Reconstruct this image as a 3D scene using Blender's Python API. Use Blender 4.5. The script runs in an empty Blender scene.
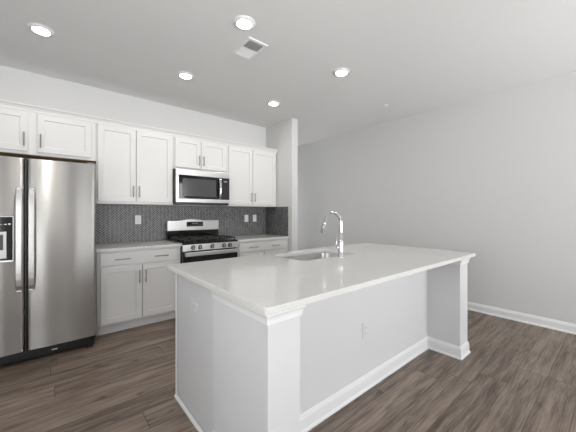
import bpy, bmesh, math, random
from mathutils import Vector, Matrix
random.seed(4)
S = bpy.context.scene
COL = S.collection
PI = math.pi

# ------------------------------------------------------------------ camera
cam_data = bpy.data.cameras.new('camera')
cam = bpy.data.objects.new('camera', cam_data)
COL.objects.link(cam)
cam.location = (0, 0, 1.284)
cam.rotation_euler = (math.radians(90), 0, math.radians(49.889 - 90))
cam_data.sensor_width = 36
cam_data.lens = 284.4 / 576 * 36
cam_data.shift_y = -2.7 / 576
cam_data.clip_start = 0.05
S.camera = cam

# ------------------------------------------------------------------ world, lights, exposure
S.view_settings.view_transform = 'Standard'
S.view_settings.look = 'None'
S.view_settings.gamma = 1.0
S.view_settings.use_curve_mapping = False
S.view_settings.exposure = 0.12
world = bpy.data.worlds.new('world')
S.world = world
world.use_nodes = True
wn = world.node_tree
bg = wn.nodes['Background']
sky = wn.nodes.new('ShaderNodeTexSky')
sky.sky_type = 'NISHITA'
sky.sun_elevation = math.radians(50)
sky.sun_rotation = math.radians(0)
sky.sun_disc = False
wn.links.new(sky.outputs[0], bg.inputs[0])
bg.inputs[1].default_value = 0.12


def area(name, loc, rot, sx, sy, power, color=(1, 1, 1)):
    d = bpy.data.lights.new(name, 'AREA')
    d.shape = 'RECTANGLE'
    d.size = sx
    d.size_y = sy
    d.energy = power
    d.color = color
    o = bpy.data.objects.new(name, d)
    COL.objects.link(o)
    o.location = loc
    o.rotation_euler = rot
    return o


# added area lamps for daylight, at made-up windows out of view
DAY = (0.985, 0.992, 1.0)
area('daylight_rear', (2.65, -3.36, 1.30), (PI / 2, 0, 0), 2.5, 2.2, 106, DAY)
area('daylight_rear', (-1.35, -3.36, 1.30), (PI / 2, 0, 0), 0.9, 2.2, 66, DAY)
# added lamps lying face up outside, to brighten the ceiling
area('ground_bounce', (2.65, -5.25, 0.0), (PI, 0, 0), 4.2, 3.6, 860, DAY)
area('ground_bounce', (-1.35, -5.25, 0.0), (PI, 0, 0), 2.2, 3.6, 760, DAY)
area('daylight_hall', (3.68, 6.36, 1.3), (PI / 2 + 0.3, 0, PI), 0.9, 1.6, 25, DAY)  # added to brighten the hall, no such source known
area('daylight_left', (-2.04, 0.2, 1.5), (PI / 2 + .65, 0, -PI / 2), 2.0, 1.5, 56, DAY)  # added fill from the left, behind a made-up opening
LENS_STRENGTH = 104.0

# ------------------------------------------------------------------ materials


def new_mat(name):
    m = bpy.data.materials.new(name)
    m.use_nodes = True
    nt = m.node_tree
    return m, nt, nt.nodes['Principled BSDF']


def mat(name, col, rough=0.5, metal=0.0, bump=0.0, bscale=200, spec=0.5, var=0.0, aniso=0.0, coat=0.0):
    m, nt, b = new_mat(name)
    b.inputs['Base Color'].default_value = (*col, 1)
    b.inputs['Roughness'].default_value = rough
    b.inputs['Metallic'].default_value = metal
    b.inputs['Specular IOR Level'].default_value = spec
    b.inputs['Coat Weight'].default_value = coat
    tc = nt.nodes.new('ShaderNodeTexCoord')
    nz = nt.nodes.new('ShaderNodeTexNoise')
    nz.inputs['Scale'].default_value = bscale
    nt.links.new(tc.outputs['Object'], nz.inputs['Vector'])
    if bump:
        bp = nt.nodes.new('ShaderNodeBump')
        bp.inputs['Strength'].default_value = bump
        bp.inputs['Distance'].default_value = 0.001
        nt.links.new(nz.outputs['Fac'], bp.inputs['Height'])
        nt.links.new(bp.outputs[0], b.inputs['Normal'])
    if var:
        rp = nt.nodes.new('ShaderNodeMapRange')
        rp.inputs['To Min'].default_value = 1 - var
        rp.inputs['To Max'].default_value = 1 + var
        nt.links.new(nz.outputs['Fac'], rp.inputs['Value'])
        mx = nt.nodes.new('ShaderNodeVectorMath')
        mx.operation = 'SCALE'
        mx.inputs[0].default_value = col
        nt.links.new(rp.outputs[0], mx.inputs['Scale'])
        nt.links.new(mx.outputs[0], b.inputs['Base Color'])
    return m


M_WALL = mat('wall_paint', (0.68, 0.68, 0.677), 0.85, bump=0.05, bscale=350, spec=0.2)
M_CEIL = mat('ceiling_paint', (0.76, 0.76, 0.755), 0.9, bump=0.05, bscale=300, spec=0.1)
M_TRIM = mat('white_trim_paint', (0.83, 0.83, 0.83), 0.4, bump=0.03)
M_CAB = mat('white_cabinet_paint', (0.72, 0.715, 0.705), 0.35, bump=0.02)
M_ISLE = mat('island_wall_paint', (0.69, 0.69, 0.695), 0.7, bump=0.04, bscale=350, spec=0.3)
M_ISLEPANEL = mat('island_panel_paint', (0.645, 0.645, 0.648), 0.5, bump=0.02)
M_PLATE = mat('white_plastic', (0.93, 0.93, 0.92), 0.3)
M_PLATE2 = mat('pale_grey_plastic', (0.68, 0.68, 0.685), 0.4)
M_CAP = mat('island_trim_paint', (0.82, 0.82, 0.822), 0.45)
M_DUCT = mat('duct_grey', (0.30, 0.30, 0.30), 0.7)
M_SLOT = mat('outlet_slot_grey', (0.25, 0.25, 0.25), 0.5)
M_BLACK = mat('black_plastic', (0.012, 0.012, 0.013), 0.35)
M_BGLASS = mat('black_glass', (0.01, 0.01, 0.011), 0.06, coat=0.3)
M_WINDOWGLASS = mat('dark_mesh_glass', (0.07, 0.072, 0.073), 0.15)
M_IRON = mat('cast_iron', (0.022, 0.018, 0.016), 0.45, bump=0.3, bscale=600)
M_DARKMETAL = mat('dark_enamel', (0.03, 0.03, 0.032), 0.3)
M_NICKEL = mat('brushed_nickel', (0.30, 0.295, 0.29), 0.35, metal=1.0)
M_CHROME = mat('chrome', (0.80, 0.80, 0.81), 0.12, metal=1.0)
M_WOOD = mat('raw_wood_underside', (0.42, 0.27, 0.13), 0.7, var=0.2, bscale=30)
M_GREY = mat('grey_plastic', (0.32, 0.32, 0.32), 0.4)
M_SIDE = mat('grey_appliance_side', (0.10, 0.10, 0.105), 0.4)


def steel(name, col, rough, stretch, amount=0.06, aniso=0.0):
    m, nt, b = new_mat(name)
    b.inputs['Metallic'].default_value = 1.0
    b.inputs['Base Color'].default_value = (*col, 1)
    if aniso:
        b.inputs['Anisotropic'].default_value = aniso
        tv = nt.nodes.new('ShaderNodeCombineXYZ')
        tv.inputs[2].default_value = 1.0
        nt.links.new(tv.outputs[0], b.inputs['Tangent'])
    tc = nt.nodes.new('ShaderNodeTexCoord')
    mp = nt.nodes.new('ShaderNodeMapping')
    mp.inputs['Scale'].default_value = stretch
    nz = nt.nodes.new('ShaderNodeTexNoise')
    nz.inputs['Scale'].default_value = 1.0
    nz.inputs['Detail'].default_value = 3
    rg = nt.nodes.new('ShaderNodeMapRange')
    rg.inputs['To Min'].default_value = rough - amount
    rg.inputs['To Max'].default_value = rough + amount
    nt.links.new(tc.outputs['Object'], mp.inputs[0])
    nt.links.new(mp.outputs[0], nz.inputs['Vector'])
    nt.links.new(nz.outputs['Fac'], rg.inputs['Value'])
    nt.links.new(rg.outputs[0], b.inputs['Roughness'])
    return m


M_STEEL = steel('brushed_stainless_steel', (0.62, 0.61, 0.595), 0.45, (6, 6, 900), 0.04, 0.97)
M_STEELB = steel('bright_stainless_steel', (0.66, 0.655, 0.645), 0.36, (6, 6, 900), 0.04, 0.6)
M_GREYSTEEL = steel('satin_grey_steel', (0.38, 0.38, 0.375), 0.4, (6, 6, 900))
M_SINK = steel('sink_steel', (0.55, 0.55, 0.54), 0.3, (200, 6, 6))

m, nt, b = new_mat('lamp_lens')
b.inputs['Base Color'].default_value = (1, 1, 1, 1)
b.inputs['Emission Color'].default_value = (1.0, 0.955, 0.89, 1)
b.inputs['Emission Strength'].default_value = LENS_STRENGTH
M_LENS = m

# clear window glass: transparent with a mirror-like share set by the angle of view
m = bpy.data.materials.new('window_glass')
m.use_nodes = True
nt = m.node_tree
nt.nodes.clear()
out = nt.nodes.new('ShaderNodeOutputMaterial')
mx = nt.nodes.new('ShaderNodeMixShader')
fr = nt.nodes.new('ShaderNodeFresnel')
tr = nt.nodes.new('ShaderNodeBsdfTransparent')
gl = nt.nodes.new('ShaderNodeBsdfGlossy')
gl.inputs['Roughness'].default_value = 0.02
nt.links.new(fr.outputs[0], mx.inputs[0])
nt.links.new(tr.outputs[0], mx.inputs[1])
nt.links.new(gl.outputs[0], mx.inputs[2])
nt.links.new(mx.outputs[0], out.inputs[0])
M_GLASS = m

# quartz worktop
m, nt, b = new_mat('speckled_white_quartz')
tc = nt.nodes.new('ShaderNodeTexCoord')
n1 = nt.nodes.new('ShaderNodeTexNoise')
n1.inputs['Scale'].default_value = 260
n1.inputs['Detail'].default_value = 2
n2 = nt.nodes.new('ShaderNodeTexNoise')
n2.inputs['Scale'].default_value = 9
n2.inputs['Detail'].default_value = 6
cr = nt.nodes.new('ShaderNodeValToRGB')
cr.color_ramp.elements[0].position = 0.32
cr.color_ramp.elements[0].color = (0.62, 0.61, 0.59, 1)
cr.color_ramp.elements[1].position = 0.46
cr.color_ramp.elements[1].color = (0.735, 0.73, 0.71, 1)
cr2 = nt.nodes.new('ShaderNodeMapRange')
cr2.inputs['To Min'].default_value = 0.95
cr2.inputs['To Max'].default_value = 1.04
vm = nt.nodes.new('ShaderNodeVectorMath')
vm.operation = 'SCALE'
nt.links.new(tc.outputs['Object'], n1.inputs['Vector'])
nt.links.new(tc.outputs['Object'], n2.inputs['Vector'])
nt.links.new(n1.outputs['Fac'], cr.inputs[0])
nt.links.new(n2.outputs['Fac'], cr2.inputs['Value'])
nt.links.new(cr.outputs[0], vm.inputs[0])
nt.links.new(cr2.outputs[0], vm.inputs['Scale'])
nt.links.new(vm.outputs[0], b.inputs['Base Color'])
b.inputs['Roughness'].default_value = 0.12
b.inputs['Specular IOR Level'].default_value = 0.55
M_QUARTZ = m

# plank floor: boards along X, 0.18 m wide
m, nt, b = new_mat('brown_plank_floor')
N = nt.nodes.new
Lk = nt.links.new
tc = N('ShaderNodeTexCoord')
sep = N('ShaderNodeSeparateXYZ')
Lk(tc.outputs['Object'], sep.inputs[0])


def mth(op, a, bb=None, c=None):
    n = nt.nodes.new('ShaderNodeMath')
    n.operation = op
    for i, v in enumerate((a, bb, c)):
        if v is None:
            continue
        if isinstance(v, (int, float)):
            n.inputs[i].default_value = v
        else:
            nt.links.new(v, n.inputs[i])
    return n.outputs[0]


PW, PL = 0.18, 1.5
ry = mth('DIVIDE', sep.outputs['Y'], PW)
row = mth('FLOOR', ry)
fy = mth('FRACT', ry)
wr = N('ShaderNodeTexWhiteNoise')
wr.noise_dimensions = '1D'
Lk(row, wr.inputs['W'])
rx = mth('ADD', mth('DIVIDE', sep.outputs['X'], PL), mth('MULTIPLY', wr.outputs['Value'], 7.31))
cx = mth('FLOOR', rx)
fx = mth('FRACT', rx)
cmb = N('ShaderNodeCombineXYZ')
Lk(row, cmb.inputs[0])
Lk(cx, cmb.inputs[1])
wn2 = N('ShaderNodeTexWhiteNoise')
wn2.noise_dimensions = '2D'
Lk(cmb.outputs[0], wn2.inputs['Vector'])
# grain coordinates, shifted from plank to plank
gx = mth('ADD', mth('MULTIPLY', sep.outputs['X'], 1.0), mth('MULTIPLY', wn2.outputs['Value'], 40))
gv = N('ShaderNodeCombineXYZ')
Lk(gx, gv.inputs[0])
Lk(sep.outputs['Y'], gv.inputs[1])
Lk(mth('MULTIPLY', wn2.outputs['Value'], 13), gv.inputs[2])


def grain(sx, sy, scale, detail, dist=0.0):
    mp = nt.nodes.new('ShaderNodeMapping')
    mp.inputs['Scale'].default_value = (sx, sy, 1)
    nz = nt.nodes.new('ShaderNodeTexNoise')
    nz.inputs['Scale'].default_value = scale
    nz.inputs['Detail'].default_value = detail
    nz.inputs['Distortion'].default_value = dist
    nt.links.new(gv.outputs[0], mp.inputs[0])
    nt.links.new(mp.outputs[0], nz.inputs['Vector'])
    return nz.outputs['Fac']


g1 = grain(1.6, 22, 1.0, 5, 0.6)
g2 = grain(6, 190, 1.0, 6, 0.25)
g3 = grain(2.6, 16, 1.0, 4, 0.9)
ramp = N('ShaderNodeValToRGB')
e = ramp.color_ramp.elements
e[0].position = 0.30
e[0].color = (0.094, 0.069, 0.053, 1)
e[1].position = 0.72
e[1].color = (0.325, 0.254, 0.200, 1)
em = ramp.color_ramp.elements.new(0.5)
em.color = (0.200, 0.154, 0.123, 1)
mixg = mth('ADD', mth('MULTIPLY', g1, 0.33), mth('ADD', mth('MULTIPLY', g2, 0.40), mth('MULTIPLY', g3, 0.27)))
mixg = mth('MULTIPLY_ADD', mixg, 1.9, -0.44)
# scattered dark knots
kn = grain(4.0, 13, 1.0, 3, 0.8)
knot = mth('MULTIPLY', mth('MAXIMUM', mth('SUBTRACT', kn, 0.63), 0.0), -2.2)
mixg = mth('ADD', mixg, knot)
mixg = mth('ADD', mixg, mth('MULTIPLY_ADD', wn2.outputs['Value'], 0.14, -0.07))
Lk(mixg, ramp.inputs[0])
# seams
ey = mth('MINIMUM', fy, mth('SUBTRACT', 1.0, fy))
ex = mth('MINIMUM', fx, mth('SUBTRACT', 1.0, fx))
sy_ = mth('LESS_THAN', ey, 0.0016 / PW)
sx_ = mth('LESS_THAN', ex, 0.0018 / PL)
seam = mth('MAXIMUM', sy_, sx_)
mixc = N('ShaderNodeMix')
mixc.data_type = 'RGBA'
Lk(seam, mixc.inputs[0])
Lk(ramp.outputs[0], mixc.inputs[6])
mixc.inputs[7].default_value = (0.052, 0.041, 0.034, 1)
Lk(mixc.outputs[2], b.inputs['Base Color'])
bp = N('ShaderNodeBump')
bp.inputs['Strength'].default_value = 0.25
bp.inputs['Distance'].default_value = 0.001
Lk(mth('SUBTRACT', g2, seam), bp.inputs['Height'])
Lk(bp.outputs[0], b.inputs['Normal'])
b.inputs['Roughness'].default_value = 0.42
b.inputs['Specular IOR Level'].default_value = 0.4
M_FLOOR = m

# glazed grey tile, shade varying from tile to tile
m, nt, b = new_mat('grey_glazed_tile')
at = nt.nodes.new('ShaderNodeAttribute')
at.attribute_name = 'tile_shade'
cr = nt.nodes.new('ShaderNodeValToRGB')
cr.color_ramp.elements[0].color = (0.070, 0.070, 0.072, 1)
cr.color_ramp.elements[1].color = (0.155, 0.155, 0.157, 1)
nt.links.new(at.outputs['Fac'], cr.inputs[0])
nt.links.new(cr.outputs[0], b.inputs['Base Color'])
b.inputs['Roughness'].default_value = 0.38
M_TILE = m
M_GROUT = mat('light_grout', (0.58, 0.58, 0.57), 0.9)

# ------------------------------------------------------------------ mesh helpers


def link(name, bm, material, parent=None, smooth=False, origin=None, bevel=0.0, segs=2):
    """One mesh object from bm, whose vertices are in world coordinates."""
    bm.normal_update()
    bmesh.ops.recalc_face_normals(bm, faces=bm.faces[:])
    lo = Vector([min(v.co[i] for v in bm.verts) for i in range(3)])
    hi = Vector([max(v.co[i] for v in bm.verts) for i in range(3)])
    c = Vector(origin) if origin else Vector(((lo.x + hi.x) / 2, (lo.y + hi.y) / 2, lo.z))
    bmesh.ops.translate(bm, verts=bm.verts[:], vec=-c)
    me = bpy.data.meshes.new(name)
    bm.to_mesh(me)
    bm.free()
    if smooth:
        for p in me.polygons:
            p.use_smooth = True
    mats = material if isinstance(material, (list, tuple)) else [material]
    for mm in mats:
        me.materials.append(mm)
    o = bpy.data.objects.new(name, me)
    COL.objects.link(o)
    if parent:
        o.parent = parent
        w = Vector((0, 0, 0))
        q = parent
        while q:
            w += q.location
            q = q.parent
        o.location = c - w
    else:
        o.location = c
    if bevel:
        bv = o.modifiers.new('bevel', 'BEVEL')
        bv.width = bevel
        bv.segments = segs
        bv.limit_method = 'ANGLE'
        bv.angle_limit = math.radians(40)
    return o


def bx(bm, x0, x1, y0, y1, z0, z1, mi=0):
    r = bmesh.ops.create_cube(bm, size=1)
    for v in r['verts']:
        v.co = Vector((x0 + (v.co.x + .5) * (x1 - x0), y0 + (v.co.y + .5) * (y1 - y0), z0 + (v.co.z + .5) * (z1 - z0)))
    for f in {f for v in r['verts'] for f in v.link_faces}:
        f.material_index = mi
    return r['verts']


def box(name, m, parent, x0, x1, y0, y1, z0, z1, bevel=0.0, segs=2):
    bm = bmesh.new()
    bx(bm, x0, x1, y0, y1, z0, z1)
    return link(name, bm, m, parent, bevel=bevel, segs=segs)


def cyl(bm, p0, p1, r0, r1=None, n=20, cap=True):
    r1 = r0 if r1 is None else r1
    p0, p1 = Vector(p0), Vector(p1)
    d = p1 - p0
    q = d.to_track_quat('Z', 'Y').to_matrix().to_4x4()
    return bmesh.ops.create_cone(bm, cap_ends=cap, segments=n, radius1=r0, radius2=r1, depth=d.length,
                                 matrix=Matrix.Translation((p0 + p1) / 2) @ q)['verts']


def tube(bm, pts, rads, n=14):
    pts = [Vector(p) for p in pts]
    rings = []
    up = Vector((0, 0, 1))
    prev = None
    for i, p in enumerate(pts):
        t = (pts[min(i + 1, len(pts) - 1)] - pts[max(i - 1, 0)]).normalized()
        if prev is None:
            a = t.cross(Vector((1, 0, 0)) if abs(t.x) < .9 else up).normalized()
        else:
            a = (prev - t * prev.dot(t)).normalized()
        prev = a
        c = t.cross(a)
        r = rads[i] if isinstance(rads, (list, tuple)) else rads
        rings.append([bm.verts.new(p + a * math.cos(2 * PI * k / n) * r + c * math.sin(2 * PI * k / n) * r) for k in range(n)])
    for a, c in zip(rings, rings[1:]):
        for k in range(n):
            bm.faces.new((a[k], a[(k + 1) % n], c[(k + 1) % n], c[k]))
    bm.faces.new(rings[0][::-1])
    bm.faces.new(rings[-1])


def lathe(bm, prof, cx, cy, n=40):
    """prof: (radius, z) pairs about the vertical through cx, cy; radius 0 closes."""
    rings = []
    for r, z in prof:
        if r < 1e-6:
            rings.append([bm.verts.new((cx, cy, z))])
        else:
            rings.append([bm.verts.new((cx + r * math.cos(2 * PI * k / n), cy + r * math.sin(2 * PI * k / n), z)) for k in range(n)])
    for a, c in zip(rings, rings[1:]):
        for k in range(n):
            k2 = (k + 1) % n
            if len(a) == 1 and len(c) == 1:
                continue
            if len(a) == 1:
                bm.faces.new((a[0], c[k], c[k2]))
            elif len(c) == 1:
                bm.faces.new((a[k], a[k2], c[0]))
            else:
                bm.faces.new((a[k], a[k2], c[k2], c[k]))


def molding(name, m, parent, path, prof, side=1):
    """Sweep a (out, z) profile along a level path with mitred corners; side=1 puts 'out' to the right of travel."""
    bm = bmesh.new()
    pts = [Vector((p[0], p[1])) for p in path]
    nrm = []
    for a, c in zip(pts, pts[1:]):
        d = (c - a).normalized()
        nrm.append(Vector((d.y, -d.x)) * side)
    rings = []
    for i, p in enumerate(pts):
        if i == 0:
            o = nrm[0]
        elif i == len(pts) - 1:
            o = nrm[-1]
        else:
            s = nrm[i - 1] + nrm[i]
            o = s / (1 + nrm[i - 1].dot(nrm[i]))
        rings.append([bm.verts.new((p.x + o.x * u, p.y + o.y * u, z)) for u, z in prof])
    k = len(prof)
    for a, c in zip(rings, rings[1:]):
        for j in range(k):
            bm.faces.new((a[j], a[(j + 1) % k], c[(j + 1) % k], c[j]))
    bm.faces.new(rings[0])
    bm.faces.new(rings[-1][::-1])
    return link(name, bm, m, parent)


def thing(name, label, cat, loc, group=None):
    o = bpy.data.objects.new(name, None)
    o.empty_display_size = 0.1
    COL.objects.link(o)
    o.location = loc
    o['label'] = label
    o['category'] = cat
    if group:
        o['group'] = group
    return o


def tag(o, label, cat, group=None):
    o['label'] = label
    o['category'] = cat
    if group:
        o['group'] = group
    return o


def struct(name, m, x0, x1, y0, y1, z0, z1):
    o = box(name, m, None, x0, x1, y0, y1, z0, z1)
    o['kind'] = 'structure'
    return o


# ------------------------------------------------------------------ the room
H = 2.797
XR, YB = 4.286, 4.11
XL, YR = -1.95, -3.25
XS0, XS1, YS = 2.952, 3.072, 3.407
YH = 6.2
struct('floor', M_FLOOR, XL - .1, XR + .1, YR - .1, YH + .1, -0.1, 0.0)
struct('ceiling', M_CEIL, XL - .1, XR + .1, YR - .1, YH + .1, H, H + .1)
struct('wall_back', M_WALL, XL, XS0, YB, YB + .12, 0, H)
struct('wall_stub', M_WALL, XS0, XS1, YS, YH, 0, H)
struct('wall_right', M_WALL, XR, XR + .12, YR, YH, 0, H)


def holed_wall(name, axis, pos, th, a0, a1, holes):
    bm = bmesh.new()
    cuts = sorted({a0, a1, *[h[0] for h in holes], *[h[1] for h in holes]})
    for u0, u1 in zip(cuts, cuts[1:]):
        hs = [h for h in holes if h[0] <= u0 and h[1] >= u1]
        spans = [(0, hs[0][2]), (hs[0][3], H)] if hs else [(0, H)]
        for z0, z1 in spans:
            if z1 - z0 < 1e-4:
                continue
            if axis == 'y':
                bx(bm, u0, u1, pos, pos + th, z0, z1)
            else:
                bx(bm, pos, pos + th, u0, u1, z0, z1)
    o = link(name, bm, M_WALL)
    o['kind'] = 'structure'


HR = [(1.35, 3.95, 0.10, 2.50), (-1.82, -0.88, 0.10, 2.50)]  # made-up openings in the unseen rear wall, placed for the light
HL = [(-0.85, 1.25, 0.7, 2.3)]  # made-up opening in the unseen left wall, for daylight
holed_wall('wall_rear', 'y', YR - .12, .12, XL, XR, HR)  # unseen wall, added with its windows to give daylight a source
HH = [(3.22, 4.14, 0.5, 2.2)]
holed_wall('wall_hall_end', 'y', YH, .12, XS1, XR, HH)  # unseen hall end, added with its opening to light the hall
holed_wall('wall_left', 'x', XL - .12, .12, YR, YB, HL)  # unseen wall, added to carry the left light opening
wi = 0
for (a0, a1, z0, z1, yy) in [h + (YR,) for h in HR] + [h + (YH + .12,) for h in HH]:
    wi += 1
    bm = bmesh.new()
    f = .05
    y0, y1 = yy - .09, yy - .03
    bx(bm, a0, a0 + f, y0, y1, z0, z1)
    bx(bm, a1 - f, a1, y0, y1, z0, z1)
    bx(bm, (a0 + a1) / 2 - f / 2, (a0 + a1) / 2 + f / 2, y0, y1, z0 + f, z1 - f)
    bx(bm, a0 + f, a1 - f, y0, y1, z0, z0 + f)
    bx(bm, a0 + f, a1 - f, y0, y1, z1 - f, z1)
    w = link('window_%d' % wi, bm, M_TRIM)  # frame added out of view, only to give the daylight a source
    w['kind'] = 'structure'
    box('pane', M_GLASS, w, a0 + f, a1 - f, yy - .062, yy - .058, z0 + f, z1 - f)
for (a0, a1, z0, z1) in HL:
    wi += 1
    bm = bmesh.new()
    f = .05
    x0, x1 = XL - .06, XL - .02
    bx(bm, x0, x1, a0, a0 + f, z0, z1)
    bx(bm, x0, x1, a1 - f, a1, z0, z1)
    bx(bm, x0, x1, a0 + f, a1 - f, z0, z0 + f)
    bx(bm, x0, x1, a0 + f, a1 - f, z1 - f, z1)
    w = link('window_%d' % wi, bm, M_TRIM)  # added frame on the left, out of view, for light and reflections
    w['kind'] = 'structure'
    box('pane', M_GLASS, w, XL - .042, XL - .038, a0 + f, a1 - f, z0 + f, z1 - f)

BASE = [(0, 0), (.022, 0), (.022, .012), (.014, .022), (.014, .078), (.009, .090), (.006, .102), (0, .106)]
for nm, path, sd in [('baseboard_right', [(XR, YR), (XR, YH)], -1),
                     ('baseboard_stub', [(XS0, YS + .10), (XS0, YS), (XS1, YS), (XS1, YH)], 1),
                     ('baseboard_rear', [(XL, YR), (XR, YR)], -1),
                     ('baseboard_left', [(XL, YR), (XL, YB)], 1)]:
    o = molding(nm, M_TRIM, None, path, BASE, sd)
    o['kind'] = 'structure'

# ------------------------------------------------------------------ herringbone backsplash


def herringbone(w, h):
    """Tiles in a w x h rectangle (u, v), as one bmesh lying in the UV plane with height along +W."""
    bm = bmesh.new()
    lay = bm.verts.layers.float.new('tile_shade')
    Wt, n = 0.0225, 3
    Lt = Wt * n
    g = 0.0019
    c45 = math.sqrt(.5)
    for i in range(-80, 80):
        for j in range(-40, 40):
            for kind in (0, 1):
                ox, oy = i * Wt + j * Lt, i * Wt - j * Lt
                r = (ox + g, ox + Lt - g, oy + g, oy + Wt - g) if kind == 0 else (ox + g, ox + Wt - g, oy + Wt + g, oy + Wt + Lt - g)
                cxx, cyy = (r[0] + r[1]) / 2, (r[2] + r[3]) / 2
                u, v = (cxx - cyy) * c45, (cxx + cyy) * c45
                if u < -.05 or u > w + .05 or v < -.05 or v > h + .05:
                    continue
                vs = []
                for top in (0, 1):
                    ins = .0007 if top else 0
                    for (a, bb) in ((r[0] + ins, r[2] + ins), (r[1] - ins, r[2] + ins), (r[1] - ins, r[3] - ins), (r[0] + ins, r[3] - ins)):
                        vs.append(bm.verts.new(((a - bb) * c45, (a + bb) * c45, .0055 if top else 0)))
                sh = random.random()
                for q in vs:
                    q[lay] = sh
                bm.faces.new(vs[4:])
                for k in range(4):
                    bm.faces.new((vs[k], vs[(k + 1) % 4], vs[4 + (k + 1) % 4], vs[4 + k]))
    for co, no in (((0, 0, 0), (-1, 0, 0)), ((w, 0, 0), (1, 0, 0)), ((0, 0, 0), (0, -1, 0)), ((0, h, 0), (0, 1, 0))):
        bmesh.ops.bisect_plane(bm, geom=bm.verts[:] + bm.edges[:] + bm.faces[:], plane_co=co, plane_no=no, clear_outer=True)
    return bm


ZC = 0.915
x0, x1 = 0.40, XS0 - .002
t = thing('tile_backsplash', 'long grey herringbone tile backsplash on back wall above worktops and range', 'backsplash', ((x0 + x1) / 2, YB, ZC))
box('grout', M_GROUT, t, x0, x1, YB - .005, YB - .001, ZC + .001, 1.392)
bm = herringbone(x1 - x0, 1.391 - ZC)
for v in bm.verts:
    u, vv, ww = v.co
    v.co = Vector((x0 + u, YB - .0045 - ww * .8, ZC + .001 + vv))
link('tiling', bm, M_TILE, t)
y0, y1 = 3.492, YB - .010
t = thing('tile_backsplash', 'short grey herringbone tile return on the side of the stub wall', 'backsplash', (XS0, (y0 + y1) / 2, ZC))
box('grout', M_GROUT, t, XS0 - .005, XS0 - .001, y0, y1, ZC + .001, 1.392)
bm = herringbone(y1 - y0, 1.391 - ZC)
for v in bm.verts:
    u, vv, ww = v.co
    v.co = Vector((XS0 - .0045 - ww * .8, y0 + u, ZC + .001 + vv))
link('tiling', bm, M_TILE, t)

# ------------------------------------------------------------------ cabinets


def shaker(name, parent, x0, x1, z0, z1, yf, m=None, rail=.057, flip=False, th=.019):
    """Framed door with a recessed flat panel. Front face at y = yf, facing -Y (or +Y when flip)."""
    m = m or M_CAB
    s = 1 if not flip else -1
    bm = bmesh.new()

    def ring(x0, x1, z0, z1, y):
        return [bm.verts.new(p) for p in ((x0, y, z0), (x1, y, z0), (x1, y, z1), (x0, y, z1))]
    c = .0025
    R = [ring(x0, x1, z0, z1, yf + s * th), ring(x0, x1, z0, z1, yf + s * c),
         ring(x0 + c, x1 - c, z0 + c, z1 - c, yf),
         ring(x0 + rail, x1 - rail, z0 + rail, z1 - rail, yf),
         ring(x0 + rail + .004, x1 - rail - .004, z0 + rail + .004, z1 - rail - .004, yf + s * .009)]
    bm.faces.new(R[0])
    for a, d in zip(R, R[1:]):
        for k in range(4):
            bm.faces.new((a[k], a[(k + 1) % 4], d[(k + 1) % 4], d[k]))
    bm.faces.new(R[-1])
    return link(name, bm, m, parent)


def slab_front(name, parent, x0, x1, z0, z1, yf, m=None, th=.019):
    return box(name, m or M_CAB, parent, x0, x1, yf, yf + th, z0, z1, bevel=.0025)


def pull(parent, x, z, length, yf, vertical=True, flip=False):
    """Bar handle on two posts, centred at x, z on the face y = yf."""
    s = -1 if not flip else 1
    bm = bmesh.new()
    h = length / 2
    yo = yf + s * .030
    if vertical:
        cyl(bm, (x, yo, z - h), (x, yo, z + h), .0055, n=12)
        for q in (-1, 1):
            cyl(bm, (x, yf, z + q * h * .72), (x, yo, z + q * h * .72), .0045, n=10)
    else:
        cyl(bm, (x - h, yo, z), (x + h, yo, z), .0055, n=12)
        for q in (-1, 1):
            cyl(bm, (x + q * h * .72, yf, z), (x + q * h * .72, yo, z), .0045, n=10)
    return link('handle', bm, M_NICKEL, parent, smooth=False)


YU = 3.778            # door face of the wall cabinets
ZUT = 2.302


def wall_cabinet(label, x0, x1, zb, doors, hz, wood=False):
    t = thing('wall_cabinet', label, 'cabinet', ((x0 + x1) / 2, YB, zb), 'white wall cabinets along the back wall')
    ob = box('body', M_CAB, t, x0, x1, YU + .020, YB - (.006 if zb < 1.5 else .002), zb, ZUT)
    if wood:
        box('underside', M_WOOD, t, x0 + .02, x1 - .02, YU + .03, YB - .02, zb - .004, zb)
    n = len(doors)
    for i, (a, c, side) in enumerate(doors):
        d = shaker('door', t, a, c, zb + .027, 2.281, YU)
        hx = c - .028 if side == 'r' else a + .028
        pull(d, hx, hz, .135, YU)
    return t


wall_cabinet('white two-door wall cabinet above the stainless refrigerator', -.625, .404, 1.866,
             [(-.600, -.153, 'r'), (-.087, .362, 'l')], 2.005, wood=True)
wall_cabinet('tall white two-door wall cabinet between refrigerator and microwave', .407, 1.240, 1.393,
             [(.420, .800, 'r'), (.808, 1.224, 'l')], 1.542)
wall_cabinet('short white two-door wall cabinet directly above the microwave', 1.243, 2.012, 1.866,
             [(1.262, 1.611, 'r'), (1.617, 1.994, 'l')], 2.003)
wall_cabinet('white two-door wall cabinet right of the microwave beside stub wall', 2.015, 2.940, 1.393,
             [(2.040, 2.455, 'r'), (2.462, 2.905, 'l')], 1.532)
# crown along the top of the wall cabinets
CROWN = [(0, ZUT - .012), (.006, ZUT - .012), (.010, ZUT + .004), (.022, ZUT + .026), (.034, ZUT + .038), (.034, ZUT + .052), (0, ZUT + .052)]
o = molding('crown_molding', M_CAB, None, [(-.625, YU + .019), (2.946, YU + .019)], CROWN, 1)
tag(o, 'long white crown molding along the top of the wall cabinets', 'molding')
o = box('light_rail', M_CAB, None, 2.015, 2.9, YU + .03, YU + .04, 1.380, 1.392)
bpy.data.objects.remove(o)

YD = 3.484            # door face of the base cabinets


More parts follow.
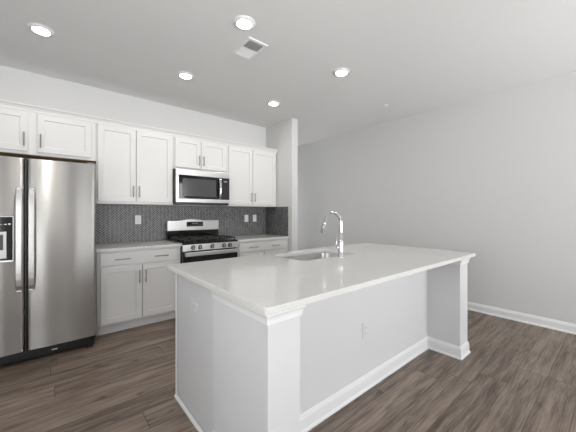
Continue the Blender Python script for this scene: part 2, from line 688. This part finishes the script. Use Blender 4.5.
def base_cabinet(label, x0, x1, loc_doors, drawer, pulls):
    t = thing('base_cabinet', label, 'cabinet', ((x0 + x1) / 2, YB, 0), 'white base cabinets along the back wall')
    box('body', M_CAB, t, x0, x1, YD + .020, YB - .002, .105, ZC - .031)
    box('toe_kick', M_CAB, t, x0 + .001, x1 - .001, 3.563, YB - .05, 0, .105)
    d = slab_front('drawer', t, drawer[0], drawer[1], .732, .866, YD)
    for px in pulls:
        pull(d, px, .795, .15, YD, vertical=False)
    for a, c, side in loc_doors:
        d = shaker('door', t, a, c, .122, .712, YD)
        pull(d, c - .028 if side == 'r' else a + .028, .585, .14, YD)
    return t


base_cabinet('white base cabinet with wide drawer between refrigerator and range', .378, 1.232,
             [(.412, .800, 'r'), (.808, 1.196, 'l')], (.408, 1.200), (.610, 1.003))
base_cabinet('white base cabinet with wide drawer right of the range', 2.010, 2.948,
             [(2.045, 2.475, 'r'), (2.483, 2.913, 'l')], (2.045, 2.913), (2.275, 2.68))

bm = bmesh.new()
bx(bm, .366, 1.236, 3.464, YB - .006, ZC - .030, ZC)
tag(link('worktop', bm, M_QUARTZ, bevel=.003), 'white quartz worktop between the refrigerator and the range', 'worktop', 'worktops along the back wall')
bm = bmesh.new()
bx(bm, 2.006, XS0 - .007, 3.464, YB - .006, ZC - .030, ZC)
tag(link('worktop', bm, M_QUARTZ, bevel=.003), 'white quartz worktop between the range and the stub wall', 'worktop', 'worktops along the back wall')

# ------------------------------------------------------------------ refrigerator
YF = 3.270
FX0, FXS, FX1 = -.560, -.1485, .350
t = thing('refrigerator', 'large stainless side-by-side refrigerator with ice dispenser and black base', 'refrigerator', ((FX0 + FX1) / 2, 3.66, 0))
box('body', M_SIDE, t, FX0 + .004, FX1 - .004, YF + .070, 4.04, .03, 1.735, bevel=.006)


def fridge_door(name, x0, x1):
    """Door slab with a gently bowed front and rounded vertical edges."""
    bm = bmesh.new()
    z0, z1 = .115, 1.752
    n = 48
    prof = []
    for k in range(n + 1):
        s = k / n
        u = 2 * s - 1
        y = YF + .010 * abs(u) ** 2.2 + .0009 * math.sin(PI * 5 * s + .8) + .022 * max(0, (abs(u) - .93) / .07) ** 2
        prof.append((x0 + s * (x1 - x0), y))
    prof += [(x1, YF + .062), (x0, YF + .062)]
    vs0 = [bm.verts.new((x, y, z0)) for x, y in prof]
    vs1 = [bm.verts.new((x, y, z1)) for x, y in prof]
    k = len(prof)
    for i in range(k):
        bm.faces.new((vs0[i], vs0[(i + 1) % k], vs1[(i + 1) % k], vs1[i]))
    bm.faces.new(vs0[::-1])
    bm.faces.new(vs1)
    o = link(name, bm, M_STEEL, t)
    me = o.data
    for p in me.polygons:
        if abs(p.normal.z) < .5 and p.normal.y < -.2:
            p.use_smooth = True
    return o


def fridge_handle(parent, xa, xb):
    """Wide bowed strap standing off the door on two end mounts."""
    bm = bmesh.new()
    z0, z1 = .625, 1.500
    n = 16
    rows = []
    for k in range(n + 1):
        s = k / n
        z = z0 + s * (z1 - z0)
        e = min(s, 1 - s)
        off = .052 * (1 - (abs(2 * s - 1)) ** 6) + .006
        y = YF - off
        rows.append([bm.verts.new(p) for p in ((xa, y, z), (xb, y, z), (xb, y + .018, z), (xa, y + .018, z))])
    for a, c in zip(rows, rows[1:]):
        for q in range(4):
            bm.faces.new((a[q], a[(q + 1) % 4], c[(q + 1) % 4], c[q]))
    bm.faces.new(rows[0])
    bm.faces.new(rows[-1])
    bx(bm, xa + .003, xb - .003, YF - .014, YF + .004, z0, z0 + .035)
    bx(bm, xa + .003, xb - .003, YF - .014, YF + .004, z1 - .035, z1)
    return link('handle', bm, M_STEELB, parent, bevel=.004)


dl = fridge_door('door', FX0, FXS - .006)
dr = fridge_door('door', FXS + .006, FX1)
fridge_handle(dl, -.208, -.168)
fridge_handle(dr, -.130, -.090)
box('gasket', M_BLACK, t, FXS - .0058, FXS + .0058, YF + .022, YF + .069, .115, 1.75)  # black strip painting in the dark of the gap between the doors
# brand plate shape only, too small to read
bm = bmesh.new()
for k, w in enumerate((.007, .006, .003, .006, .005, .006, .006, .003, .006)):
    xx = .205 + k * .0085
    bx(bm, xx, xx + w, YF + .0055, YF + .0085, 1.668, 1.678)
link('emblem', bm, M_GREY, dr)
# dispenser in the left door
DX0, DX1, DZ0, DZ1 = -.475, -.226, .897, 1.254
dp = box('dispenser', M_GREYSTEEL, t, DX0 - .010, DX1 + .010, YF - .006, YF + .03, DZ0 - .010, DZ1 + .010, bevel=.003)
bm = bmesh.new()
bx(bm, DX0, DX1, YF - .0085, YF + .01, DZ0 + .004, DZ1)
link('dispenser_panel', bm, M_BGLASS, t, bevel=.003)
bm = bmesh.new()
bx(bm, DX0 + .035, -.262, YF - .0115, YF - .008, .915, 1.135)
link('dispenser_surround', bm, M_GREYSTEEL, t, bevel=.002)
box('dispenser_niche', M_BLACK, t, DX0 + .055, -.281, YF - .0135, YF - .010, .985, 1.110)
box('dispenser_tray', M_STEELB, t, DX0 - .006, DX1 + .006, YF - .022, YF, DZ0 - .012, DZ0 + .004, bevel=.002)
bm = bmesh.new()
for k in range(9):
    xx = -.44 + k * .0235
    bx(bm, xx, xx + .014, YF - .0095, YF - .008, 1.190, 1.193 + .004 * (k % 3))
link('dispenser_lettering', bm, M_PLATE, t)
bm = bmesh.new()
bx(bm, FX0 + .01, FX1 - .008, YF + .030, YF + .07, .035, .110)
bx(bm, FX0 + .01, FX1 - .045, YF + .022, YF + .03, .050, .100)
link('base_grille', bm, M_BLACK, t, bevel=.003)
box('grille_label', M_PLATE, t, .022, .062, YF + .020, YF + .0225, .066, .074)
for px in (FX0 + .05, FX1 - .045):
    bm = bmesh.new()
    cyl(bm, (px, YF + .052, 0), (px, YF + .052, .04), .022, .018)
    bx(bm, px - .035, px + .035, YF + .026, YF + .075, .022, .062)
    link('foot', bm, M_BLACK, t, bevel=.002)
for px in (FX0 + .07, FX1 - .05):
    bm = bmesh.new()
    cyl(bm, (px, 3.95, 0), (px, 3.95, .035), .02)
    link('rear_foot', bm, M_BLACK, t)
for px in (FX0 + .04, FX1 - .04):
    box('hinge_cover', M_GREY, t, px - .03, px + .03, YF + .03, YF + .11, 1.7525, 1.768, bevel=.004)

# ------------------------------------------------------------------ microwave
MX0, MX1, MZ0, MZ1, YM = 1.2435, 2.004, 1.405, 1.862, 3.690
t = thing('microwave', 'stainless over-the-range microwave with black glass door hung below short cabinet', 'microwave', ((MX0 + MX1) / 2, YB, MZ0))
bm = bmesh.new()
bx(bm, MX0 + .001, MX1 - .001, YM + .035, YB - .012, MZ0, MZ1)
link('case', bm, M_DARKMETAL, t, bevel=.003)
zt, zb2 = 1.782, 1.477
bm = bmesh.new()
bx(bm, MX0, MX1, YM, YM + .034, zt, MZ1)
link('top_band', bm, M_STEELB, t, bevel=.004)
bm = bmesh.new()
bx(bm, MX0, MX1, YM, YM + .034, MZ0 + .022, zb2)
link('bottom_band', bm, M_STEELB, t, bevel=.004)
xd = 1.868
bm = bmesh.new()
bx(bm, MX0, MX0 + .035, YM, YM + .034, zb2 + .0005, zt - .0005)
link('door_edge', bm, M_STEELB, t, bevel=.002)
d = box('door', M_BGLASS, t, MX0 + .036, xd, YM + .002, YM + .034, zb2 + .001, zt - .001, bevel=.002)
box('door_window', M_WINDOWGLASS, d, MX0 + .082, xd - .075, YM - .0005, YM + .003, zb2 + .032, zt - .040, bevel=.001)
bm = bmesh.new()
pts, rr = [], []
for k in range(17):
    s = k / 16
    z = zb2 + .012 + s * (zt - zb2 - .024)
    pts.append((xd - .024, YM - .010 - .034 * math.sin(PI * s) ** .6, z))
    rr.append(.011)
tube(bm, pts, rr, 12)
for v in bm.verts:
    v.co.x = (xd - .024) + (v.co.x - (xd - .024)) * 1.5
for q in (0, -1):
    p = pts[q]
    cyl(bm, (p[0], YM + .004, p[2]), (p[0], YM - .012, p[2]), .011, n=12)
link('handle', bm, M_CHROME, d, smooth=True)
cp = box('control_panel', M_BGLASS, t, xd + .002, MX1 - .001, YM + .002, YM + .034, zb2 + .001, zt - .001, bevel=.002)
box('display', M_GREY, cp, xd + .046, xd + .096, YM + .0005, YM + .002, zt - .055, zt - .040)
for r in range(6):
    for q in range(3):
        box('button', M_DARKMETAL, cp, xd + .042 + q * .024, xd + .056 + q * .024, YM + .001, YM + .002, zb2 + .03 + r * .028, zb2 + .034 + r * .028)
box('bottom_vent', M_BLACK, t, MX0 + .01, MX1 - .01, YM + .01, YM + .034, MZ0 - .006, MZ0 + .021)

# ------------------------------------------------------------------ gas range
RX0, RX1 = 1.239, 2.003
YO = 3.455
t = thing('gas_range', 'freestanding stainless gas range with black iron grates between base cabinets', 'range', ((RX0 + RX1) / 2, 3.78, 0))
box('body', M_DARKMETAL, t, RX0 + .001, RX1 - .001, YO + .030, YB - .012, .03, .900, bevel=.002)
for px in (RX0 + .05, RX1 - .05):
    for py in (YO + .08, YB - .08):
        bm = bmesh.new()
        cyl(bm, (px, py, 0), (px, py, .03), .018)
        link('foot', bm, M_BLACK, t)
bm = bmesh.new()
bx(bm, RX0, RX1, YO - .012, 4.035, .9005, .922)
link('cooktop', bm, M_BGLASS, t, bevel=.006)
# burners
for bxx, byy, r in ((1.41, 3.60, .045), (1.41, 3.86, .038), (1.621, 3.73, .05), (1.832, 3.60, .05), (1.832, 3.86, .035)):
    bm = bmesh.new()
    lathe(bm, [(0, .922), (r + .012, .922), (r + .010, .929), (r, .931), (r * .96, .938), (0, .939)], bxx, byy, 24)
    link('burner', bm, M_IRON, t)
# three grates
gw = (RX1 - RX0 - .05) / 3
for k in range(3):
    a0 = RX0 + .025 + k * gw + .003
    a1 = a0 + gw - .006
    y0, y1 = YO + .02, 4.01
    bm = bmesh.new()
    bw = .012
    zt0, zt1 = .944, .957
    for (p, q, r, s) in ((a0, a0 + bw, y0, y1), (a1 - bw, a1, y0, y1), (a0, a1, y0, y0 + bw), (a0, a1, y1 - bw, y1), (a0, a1, (y0 + y1) / 2 - bw / 2, (y0 + y1) / 2 + bw / 2)):
        bx(bm, p, q, r, s, zt0, zt1)
    xm = (a0 + a1) / 2
    for yy in (y0, (y0 + y1) / 2):
        bx(bm, xm - bw / 2, xm + bw / 2, yy + bw, yy + .095, zt0, zt1)
        bx(bm, xm - bw / 2, xm + bw / 2, yy + (y1 - y0) / 2 - .095, yy + (y1 - y0) / 2 - bw, zt0, zt1)
        ym = yy + (y1 - y0) / 4
        bx(bm, a0 + bw, a0 + .075, ym - bw / 2, ym + bw / 2, zt0, zt1)
        bx(bm, a1 - .075, a1 - bw, ym - bw / 2, ym + bw / 2, zt0, zt1)
    for p in (a0, a1 - bw):
        for r in (y0, y1 - bw):
            bx(bm, p, p + bw, r, r + bw, .9222, zt0)
    link('grate', bm, M_IRON, t, bevel=.002)
# control panel with five knobs, slightly tilted back
bm = bmesh.new()
vs = [bm.verts.new((x, y, z)) for x in (RX0 + .004, RX1 - .004) for (y, z) in ((YO - .010, .818), (YO - .004, .898), (YO + .03, .898), (YO + .03, .818))]
bm.faces.new(vs[:4])
bm.faces.new(vs[4:][::-1])
for q in range(4):
    bm.faces.new((vs[q], vs[(q + 1) % 4], vs[4 + (q + 1) % 4], vs[4 + q]))
cp = link('control_panel', bm, M_STEELB, t, bevel=.002)
for kx in (1.372, 1.462, 1.625, 1.790, 1.878):
    bm = bmesh.new()
    cyl(bm, (kx, YO - .016, .858), (kx, YO - .042, .858), .020, .0175, 24)
    kn = link('knob', bm, M_STEEL, cp)
    bm = bmesh.new()
    cyl(bm, (kx, YO - .008, .858), (kx, YO - .0165, .858), .028, .027, 24)
    link('skirt', bm, M_BLACK, kn)
    box('pointer', M_BLACK, kn, kx - .004, kx + .004, YO - .0465, YO - .042, .840, .876)
od = thing_door = box('oven_door', M_BGLASS, t, RX0 + .006, RX1 - .006, YO - .006, YO + .029, .235, .812, bevel=.004)
bm = bmesh.new()
bx(bm, RX0 + .020, RX1 - .012, YO - .062, YO - .040, .757, .808)
bx(bm, RX0 + .020, RX0 + .045, YO - .045, YO - .005, .759, .806)
bx(bm, RX1 - .037, RX1 - .012, YO - .045, YO - .005, .759, .806)
link('handle', bm, M_STEELB, od, bevel=.006, segs=3)
box('storage_drawer', M_STEELB, t, RX0 + .006, RX1 - .006, YO - .004, YO + .029, .060, .228, bevel=.004)
# backguard
bgx0, bgx1 = RX0 + .002, RX1 - .002
bm = bmesh.new()
n = 28
ft, fb = [], []
for k in range(n + 1):
    s = k / n
    xx = bgx0 + s * (bgx1 - bgx0)
    u = (s - .5) / .5
    zz = 1.180 + (.024 * (0.5 + 0.5 * math.cos(PI * min(1, abs(u + .1) / .55))) if abs(u + .1) < .55 else 0)
    ft.append((xx, zz))
rows = []
for (y, dz) in ((4.028, 0), (4.09, 0)):
    rows.append(([bm.verts.new((x, y, z + dz)) for x, z in ft], [bm.verts.new((x, y, 1.042)) for x, z in ft]))
for k in range(n):
    for (a, c) in rows:
        bm.faces.new((a[k], a[k + 1], c[k + 1], c[k]))
    bm.faces.new((rows[0][0][k], rows[0][0][k + 1], rows[1][0][k + 1], rows[1][0][k]))
    bm.faces.new((rows[0][1][k], rows[0][1][k + 1], rows[1][1][k + 1], rows[1][1][k]))
for k in (0, n):
    bm.faces.new((rows[0][0][k], rows[1][0][k], rows[1][1][k], rows[0][1][k]))
bgd = link('backguard', bm, M_STEELB, t, bevel=.003)
box('display', M_BGLASS, bgd, 1.505, 1.748, 4.024, 4.0285, 1.095, 1.163, bevel=.001)
bm = bmesh.new()
for k in range(7):
    bx(bm, 1.525 + k * .03, 1.540 + k * .03, 4.0232, 4.0242, 1.110, 1.114)
    if k in (2, 3, 4):
        bx(bm, 1.525 + k * .03, 1.545 + k * .03, 4.0232, 4.0242, 1.132, 1.146)
link('display_marks', bm, M_GREY, bgd)
box('backguard_base', M_BGLASS, t, bgx0, bgx1, 4.038, 4.09, .900, 1.041, bevel=.002)

# ------------------------------------------------------------------ island
IX0, IX1 = .684, 2.955
WL1, WR0 = .862, 2.775
YI0, YI1, YI2, YI3 = .940, 1.225, 1.440, 2.030
ZT = ZC - .031
t = thing('kitchen_island', 'long white kitchen island with end walls and open knee space', 'island', ((IX0 + IX1) / 2, 1.5, 0))
bm = bmesh.new()
# one wall body: two end wings and the knee wall between them, as a single outline
outl = [(IX0, YI0), (WL1, YI0), (WL1, YI1), (WR0, YI1), (WR0, YI0), (IX1, YI0), (IX1, YI2), (IX0, YI2)]
va = [bm.verts.new((x, y, 0.0)) for x, y in outl]
vb = [bm.verts.new((x, y, ZT)) for x, y in outl]
k = len(outl)
for i in range(k):
    bm.faces.new((va[i], va[(i + 1) % k], vb[(i + 1) % k], vb[i]))
bm.faces.new(va[::-1])
bm.faces.new(vb)
link('knee_wall', bm, M_ISLE, t)
box('cabinet_body', M_CAB, t, IX0 + .022, 1.478, YI2 + .001, YI3 - .001, .105, ZT)
bm = bmesh.new()
bx(bm, 1.480, 2.200, YI2 + .001, YI3 - .001, .105, .60)
bx(bm, 1.480, 2.200, YI3 - .016, YI3 - .001, .60, ZT)
link('sink_cabinet_body', bm, M_CAB, t)
box('cabinet_body', M_CAB, t, 2.202, IX1 - .022, YI2 + .001, YI3 - .001, .105, ZT)
box('toe_kick', M_CAB, t, IX0 + .022, IX1 - .022, YI2 + .01, YI3 - .075, 0, .105)
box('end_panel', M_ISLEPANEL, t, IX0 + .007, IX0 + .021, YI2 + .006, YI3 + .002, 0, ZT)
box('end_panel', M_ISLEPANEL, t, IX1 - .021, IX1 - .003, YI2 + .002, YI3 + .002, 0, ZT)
box('corner_strip', M_TRIM, t, IX0 - .003, IX0 + .0028, YI3 - .016, YI3 + .004, 0.022, ZT - .001, bevel=.001)
molding('shoe_molding', M_TRIM, t, [(IX0 + .003, YI3 + .004), (IX0 + .003, YI2 + .023)], [(0, 0), (.014, 0), (.012, .014), (.004, .021), (0, .021)], 1)
# doors toward the range
for a, c, sd in ((.71, 1.085, 'r'), (1.09, 1.47, 'l'), (1.49, 1.84, 'r'), (1.845, 2.195, 'l'), (2.215, 2.575, 'r'), (2.58, 2.935, 'l')):
    d = shaker('door', t, a, c, .122, .70, YI3 + .021, flip=True)
    pull(d, c - .028 if sd == 'r' else a + .028, .60, .14, YI3 + .021, flip=True)
    box('drawer', M_CAB, t, a, c, YI3 + .001, YI3 + .021, .72, .862, bevel=.002)
molding('baseboard', M_CAP, t, [(IX0, YI2), (IX0, YI0), (WL1, YI0), (WL1, YI1), (WR0, YI1), (WR0, YI0), (IX1, YI0), (IX1, YI2)],
        [(0, 0), (.020, 0), (.020, .010), (.015, .018), (.012, .022), (.012, .080), (.009, .092), (.005, .103), (0, .108)], 1)
CAP = [(0, .829), (.008, .829), (.009, .846), (.012, .858), (.018, .868), (.018, ZT - .0005), (0, ZT - .0005)]
molding('cap_molding', M_CAP, t, [(IX0, YI2), (IX0, YI0), (WL1, YI0), (WL1, YI1)], CAP, 1)
molding('cap_molding', M_CAP, t, [(WR0, YI1), (WR0, YI0), (IX1, YI0), (IX1, YI2)], CAP, 1)

# worktop with sink cut-out


def rrect(x0, x1, y0, y1, r, n=8):
    pts = []
    for cx_, cy_, a0 in ((x1 - r, y1 - r, 0), (x0 + r, y1 - r, 90), (x0 + r, y0 + r, 180), (x1 - r, y0 + r, 270)):
        for k in range(n + 1):
            a = math.radians(a0 + 90 * k / n)
            pts.append((cx_ + r * math.cos(a), cy_ + r * math.sin(a)))
    return pts


SX0, SX1, SY0, SY1 = 1.495, 2.185, 1.598, 1.995
bm = bmesh.new()
outer = rrect(.643, 3.046, .896, 2.108, .012, 3)
inner = rrect(SX0, SX1, SY0, SY1, .075, 8)
loops = []
for z in (ZC - .030, ZC):
    ed = []
    vl = []
    for pl in (outer, inner):
        vv = [bm.verts.new((x, y, z)) for x, y in pl]
        ed += [bm.edges.new((vv[i], vv[(i + 1) % len(vv)])) for i in range(len(vv))]
        vl.append(vv)
    bmesh.ops.triangle_fill(bm, edges=ed, use_beauty=True)
    loops.append(vl)
for q in (0, 1):
    a, c = loops[0][q], loops[1][q]
    for i in range(len(a)):
        bm.faces.new((a[i], a[(i + 1) % len(a)], c[(i + 1) % len(a)], c[i]))
bmesh.ops.dissolve_limit(bm, angle_limit=.01, verts=bm.verts[:], edges=bm.edges[:])
tag(link('worktop', bm, M_QUARTZ, bevel=.003), 'large white quartz worktop on the kitchen island with sink opening', 'worktop')

# sink bowl
t = thing('sink', 'rectangular stainless steel undermount sink set in the island worktop', 'sink', (1.84, 1.797, ZC - .03 - .21))
bm = bmesh.new()
prof = [(.020, ZC - .0305, .075), (-.003, ZC - .0305, .072), (.0, ZC - .040, .072), (.006, ZC - .20, .066), (.022, ZC - .222, .055), (.05, ZC - .230, .04)]
rings = []
for off, z, r in prof:
    if off == .020:
        pl = rrect(SX0 - .014, SX1 + .014, SY0 - .014, SY1 + .014, .09, 8)
    else:
        pl = rrect(SX0 + off, SX1 - off, SY0 + off, SY1 - off, r, 8)
    rings.append([bm.verts.new((x, y, z)) for x, y in pl])
for a, c in zip(rings, rings[1:]):
    for i in range(len(a)):
        bm.faces.new((a[i], a[(i + 1) % len(a)], c[(i + 1) % len(a)], c[i]))
bm.faces.new(rings[-1])
o = link('bowl', bm, M_SINK, t, smooth=True)
sm = o.modifiers.new('thick', 'SOLIDIFY')
sm.thickness = .0015
sm.offset = -1
bm = bmesh.new()
lathe(bm, [(0, ZC - .2295), (.03, ZC - .2295), (.035, ZC - .227), (.042, ZC - .2285), (.043, ZC - .2300)], 1.84, 1.797, 28)
link('drain', bm, M_CHROME, t, smooth=True)

# faucet
fxx, fyy = 1.868, 1.530
t = thing('faucet', 'tall chrome gooseneck pull-down faucet standing on island beside the sink', 'faucet', (fxx, fyy, ZC))
bm = bmesh.new()
lathe(bm, [(0, ZC), (.027, ZC), (.027, ZC + .006), (.0215, ZC + .010), (.0225, ZC + .085), (.0225, ZC + .135), (.019, ZC + .143), (.0150, ZC + .148), (0, ZC + .148)], fxx, fyy, 28)
link('base', bm, M_CHROME, t, smooth=True)
# the arc swings toward +Y
R = .088
pts = [(fxx, fyy, ZC + .14), (fxx, fyy, ZC + .22), (fxx, fyy, ZC + .275)]
zc = ZC + .288
for k in range(19):
    a = PI - k / 18 * (PI * .90)
    pts.append((fxx, fyy + R + R * math.cos(a), zc + R * math.sin(a)))
last, prevp = Vector(pts[-1]), Vector(pts[-2])
dr_ = (last - prevp).normalized()
pts.append(tuple(last + dr_ * .02))
bm = bmesh.new()
tube(bm, pts, .0140, 16)
link('spout', bm, M_CHROME, t, smooth=True)
e0 = Vector(pts[-1])
dh = Vector((0, .32, -1)).normalized()
bm = bmesh.new()
tube(bm, [e0 - dh * .004, e0 + dh * .02, e0 + dh * .05, e0 + dh * .098], [.0150, .0175, .0200, .0210], 18)
sh = link('spray_head', bm, M_CHROME, t, smooth=False)
for p in sh.data.polygons:
    p.use_smooth = len(p.vertices) == 4
bm = bmesh.new()
cyl(bm, e0 + dh * .0985, e0 + dh * .103, .0195, .018, 18)
link('spray_nozzle', bm, M_BLACK, sh)
# side lever
bm = bmesh.new()
hz = ZC + .085
side = Vector((-.80, .60, 0))
c0 = Vector((fxx, fyy, hz))
cyl(bm, c0 + side * .015, c0 + side * .040, .0155, .0145, 18)
tube(bm, [c0 + side * .033, c0 + side * .040 + Vector((0, 0, .03)), c0 + side * .040 + Vector((0, 0, .105))], [.006, .0055, .0045], 10)
link('lever', bm, M_CHROME, t, smooth=True)

# ------------------------------------------------------------------ outlets and switches


def plate(name, label, cat, pos, normal, w=.072, h=.116, kind='outlet', group=None, pm=None, flat=False):
    """Wall plate centred at pos; normal is '-x' or '-y'."""
    t = thing(name, label, cat, pos, group)
    px, py, pz = pos
    pm = pm or M_PLATE
    if flat:
        w, h = h, w

    def b3(nm, m, u0, u1, d0, d1, z0, z1, par=t, bev=.0):
        if normal == '-y':
            return box(nm, m, par, px + u0, px + u1, py - d1, py - d0, pz + z0, pz + z1, bevel=bev)
        return box(nm, m, par, px - d1, px - d0, py + u0, py + u1, pz + z0, pz + z1, bevel=bev)
    b3('cover_plate', pm, -w / 2, w / 2, .0005, .006, -h / 2, h / 2, bev=.002)
    rw, rh = (.033, .0165) if flat else (.0165, .033)
    r = b3('rocker' if kind == 'switch' else 'receptacle', pm, -rw, rw, .006, .0085, -rh, rh, bev=.001)
    if kind == 'outlet':
        for q in (-.018, .018):
            for k in (-.006, .006):
                u, z = (q, k) if flat else (k, q)
                hu, hz = (.0045, .0012) if flat else (.0012, .0045)
                b3('slot', M_SLOT, u - hu, u + hu, .0083, .0088, z - hz, z + hz, par=r)
    return t


YP = YB - .0088
plate('wall_outlet', 'white wall outlet on grey tile between refrigerator and range', 'outlet', (.895, YP, 1.200), '-y', group='white plates on the tile backsplash')
plate('wall_outlet', 'white wall outlet on grey tile, nearer to the range', 'outlet', (2.540, YP, 1.200), '-y', group='white plates on the tile backsplash')
plate('light_switch', 'white rocker switch on grey tile, nearest to the stub wall', 'switch', (2.705, YP, 1.200), '-y', kind='switch', group='white plates on the tile backsplash')
plate('wall_outlet', 'pale horizontal outlet plate on the shaded end panel of the island', 'outlet', (IX0 + .007, 1.706, .712), '-x', flat=True, pm=M_PLATE2)
plate('wall_outlet', 'white outlet on the knee wall under the island overhang', 'outlet', (1.765, YI1, .435), '-y', pm=M_PLATE2)

# ------------------------------------------------------------------ ceiling fittings


def ceiling_light(x, y, label):
    t = thing('ceiling_light', label, 'light', (x, y, H), 'round recessed ceiling lights')
    bm = bmesh.new()
    lathe(bm, [(0.0, H - .0005), (.088, H - .0005), (.088, H - .003), (.082, H - .008), (.066, H - .0140), (.060, H - .0150), (.0575, H - .011), (0, H - .011)], x, y, 48)
    link('trim_ring', bm, M_TRIM, t, smooth=True)
    bm = bmesh.new()
    lathe(bm, [(0.0, H - .0115), (.0570, H - .0115), (.056, H - .0150), (.040, H - .0175), (0, H - .0185)], x, y, 48)
    link('lens', bm, M_LENS, t, smooth=True)


ceiling_light(-.045, 3.100, 'round ceiling light nearest the upper left corner above the refrigerator')
ceiling_light(1.150, 3.105, 'round ceiling light above the range aisle, middle of the far row')
ceiling_light(2.365, 3.110, 'round ceiling light closest to the stub wall end, far row')
ceiling_light(1.190, 1.950, 'round ceiling light beside the ceiling air vent')
ceiling_light(2.400, 1.960, 'round ceiling light above the right part of the island')

# air vent
vx0, vx1, vy0, vy1 = 1.312, 1.515, 2.075, 2.385
t = thing('ceiling_vent', 'white rectangular louvred air vent in the ceiling', 'vent', ((vx0 + vx1) / 2, (vy0 + vy1) / 2, H))
bm = bmesh.new()
fw_ = .026
for (a, c, d, e2) in ((vx0, vx1, vy0, vy0 + fw_), (vx0, vx1, vy1 - fw_, vy1), (vx0, vx0 + fw_, vy0 + fw_, vy1 - fw_), (vx1 - fw_, vx1, vy0 + fw_, vy1 - fw_)):
    bx(bm, a, c, d, e2, H - .010, H - .0005)
link('frame', bm, M_TRIM, t)
box('duct_plate', M_DUCT, t, vx0 + fw_, vx1 - fw_, vy0 + fw_, vy1 - fw_, H - .002, H - .0005)
ym = (vy0 + vy1) / 2
for half, tilt in ((0, 1), (1, -1)):
    ya, yb = (vy0 + fw_, ym) if half == 0 else (ym, vy1 - fw_)
    bm = bmesh.new()
    nn = 9
    for k in range(nn):
        yc = ya + (k + .5) * (yb - ya) / nn
        vs = bx(bm, vx0 + fw_, vx1 - fw_, yc - .0075, yc + .0075, H - .0072, H - .0062)
        bmesh.ops.rotate(bm, verts=vs, cent=(0, yc, H - .0067), matrix=Matrix.Rotation(math.radians(35) * tilt, 3, 'X'))
    link('louvre', bm, M_TRIM, t)
    if half == 0:
        box('divider', M_TRIM, t, vx0 + fw_, vx1 - fw_, ym - .004, ym + .004, H - .010, H - .002)

# sprinkler cap
bm = bmesh.new()
lathe(bm, [(0, H - .0005), (.040, H - .0005), (.040, H - .003), (.034, H - .006), (.012, H - .007), (.012, H - .022), (.018, H - .024), (.018, H - .026), (0, H - .026)], 3.60, 2.16, 28)
t = link('fire_sprinkler', bm, M_TRIM, smooth=False)
tag(t, 'small white fire sprinkler in the ceiling near the right wall', 'sprinkler')
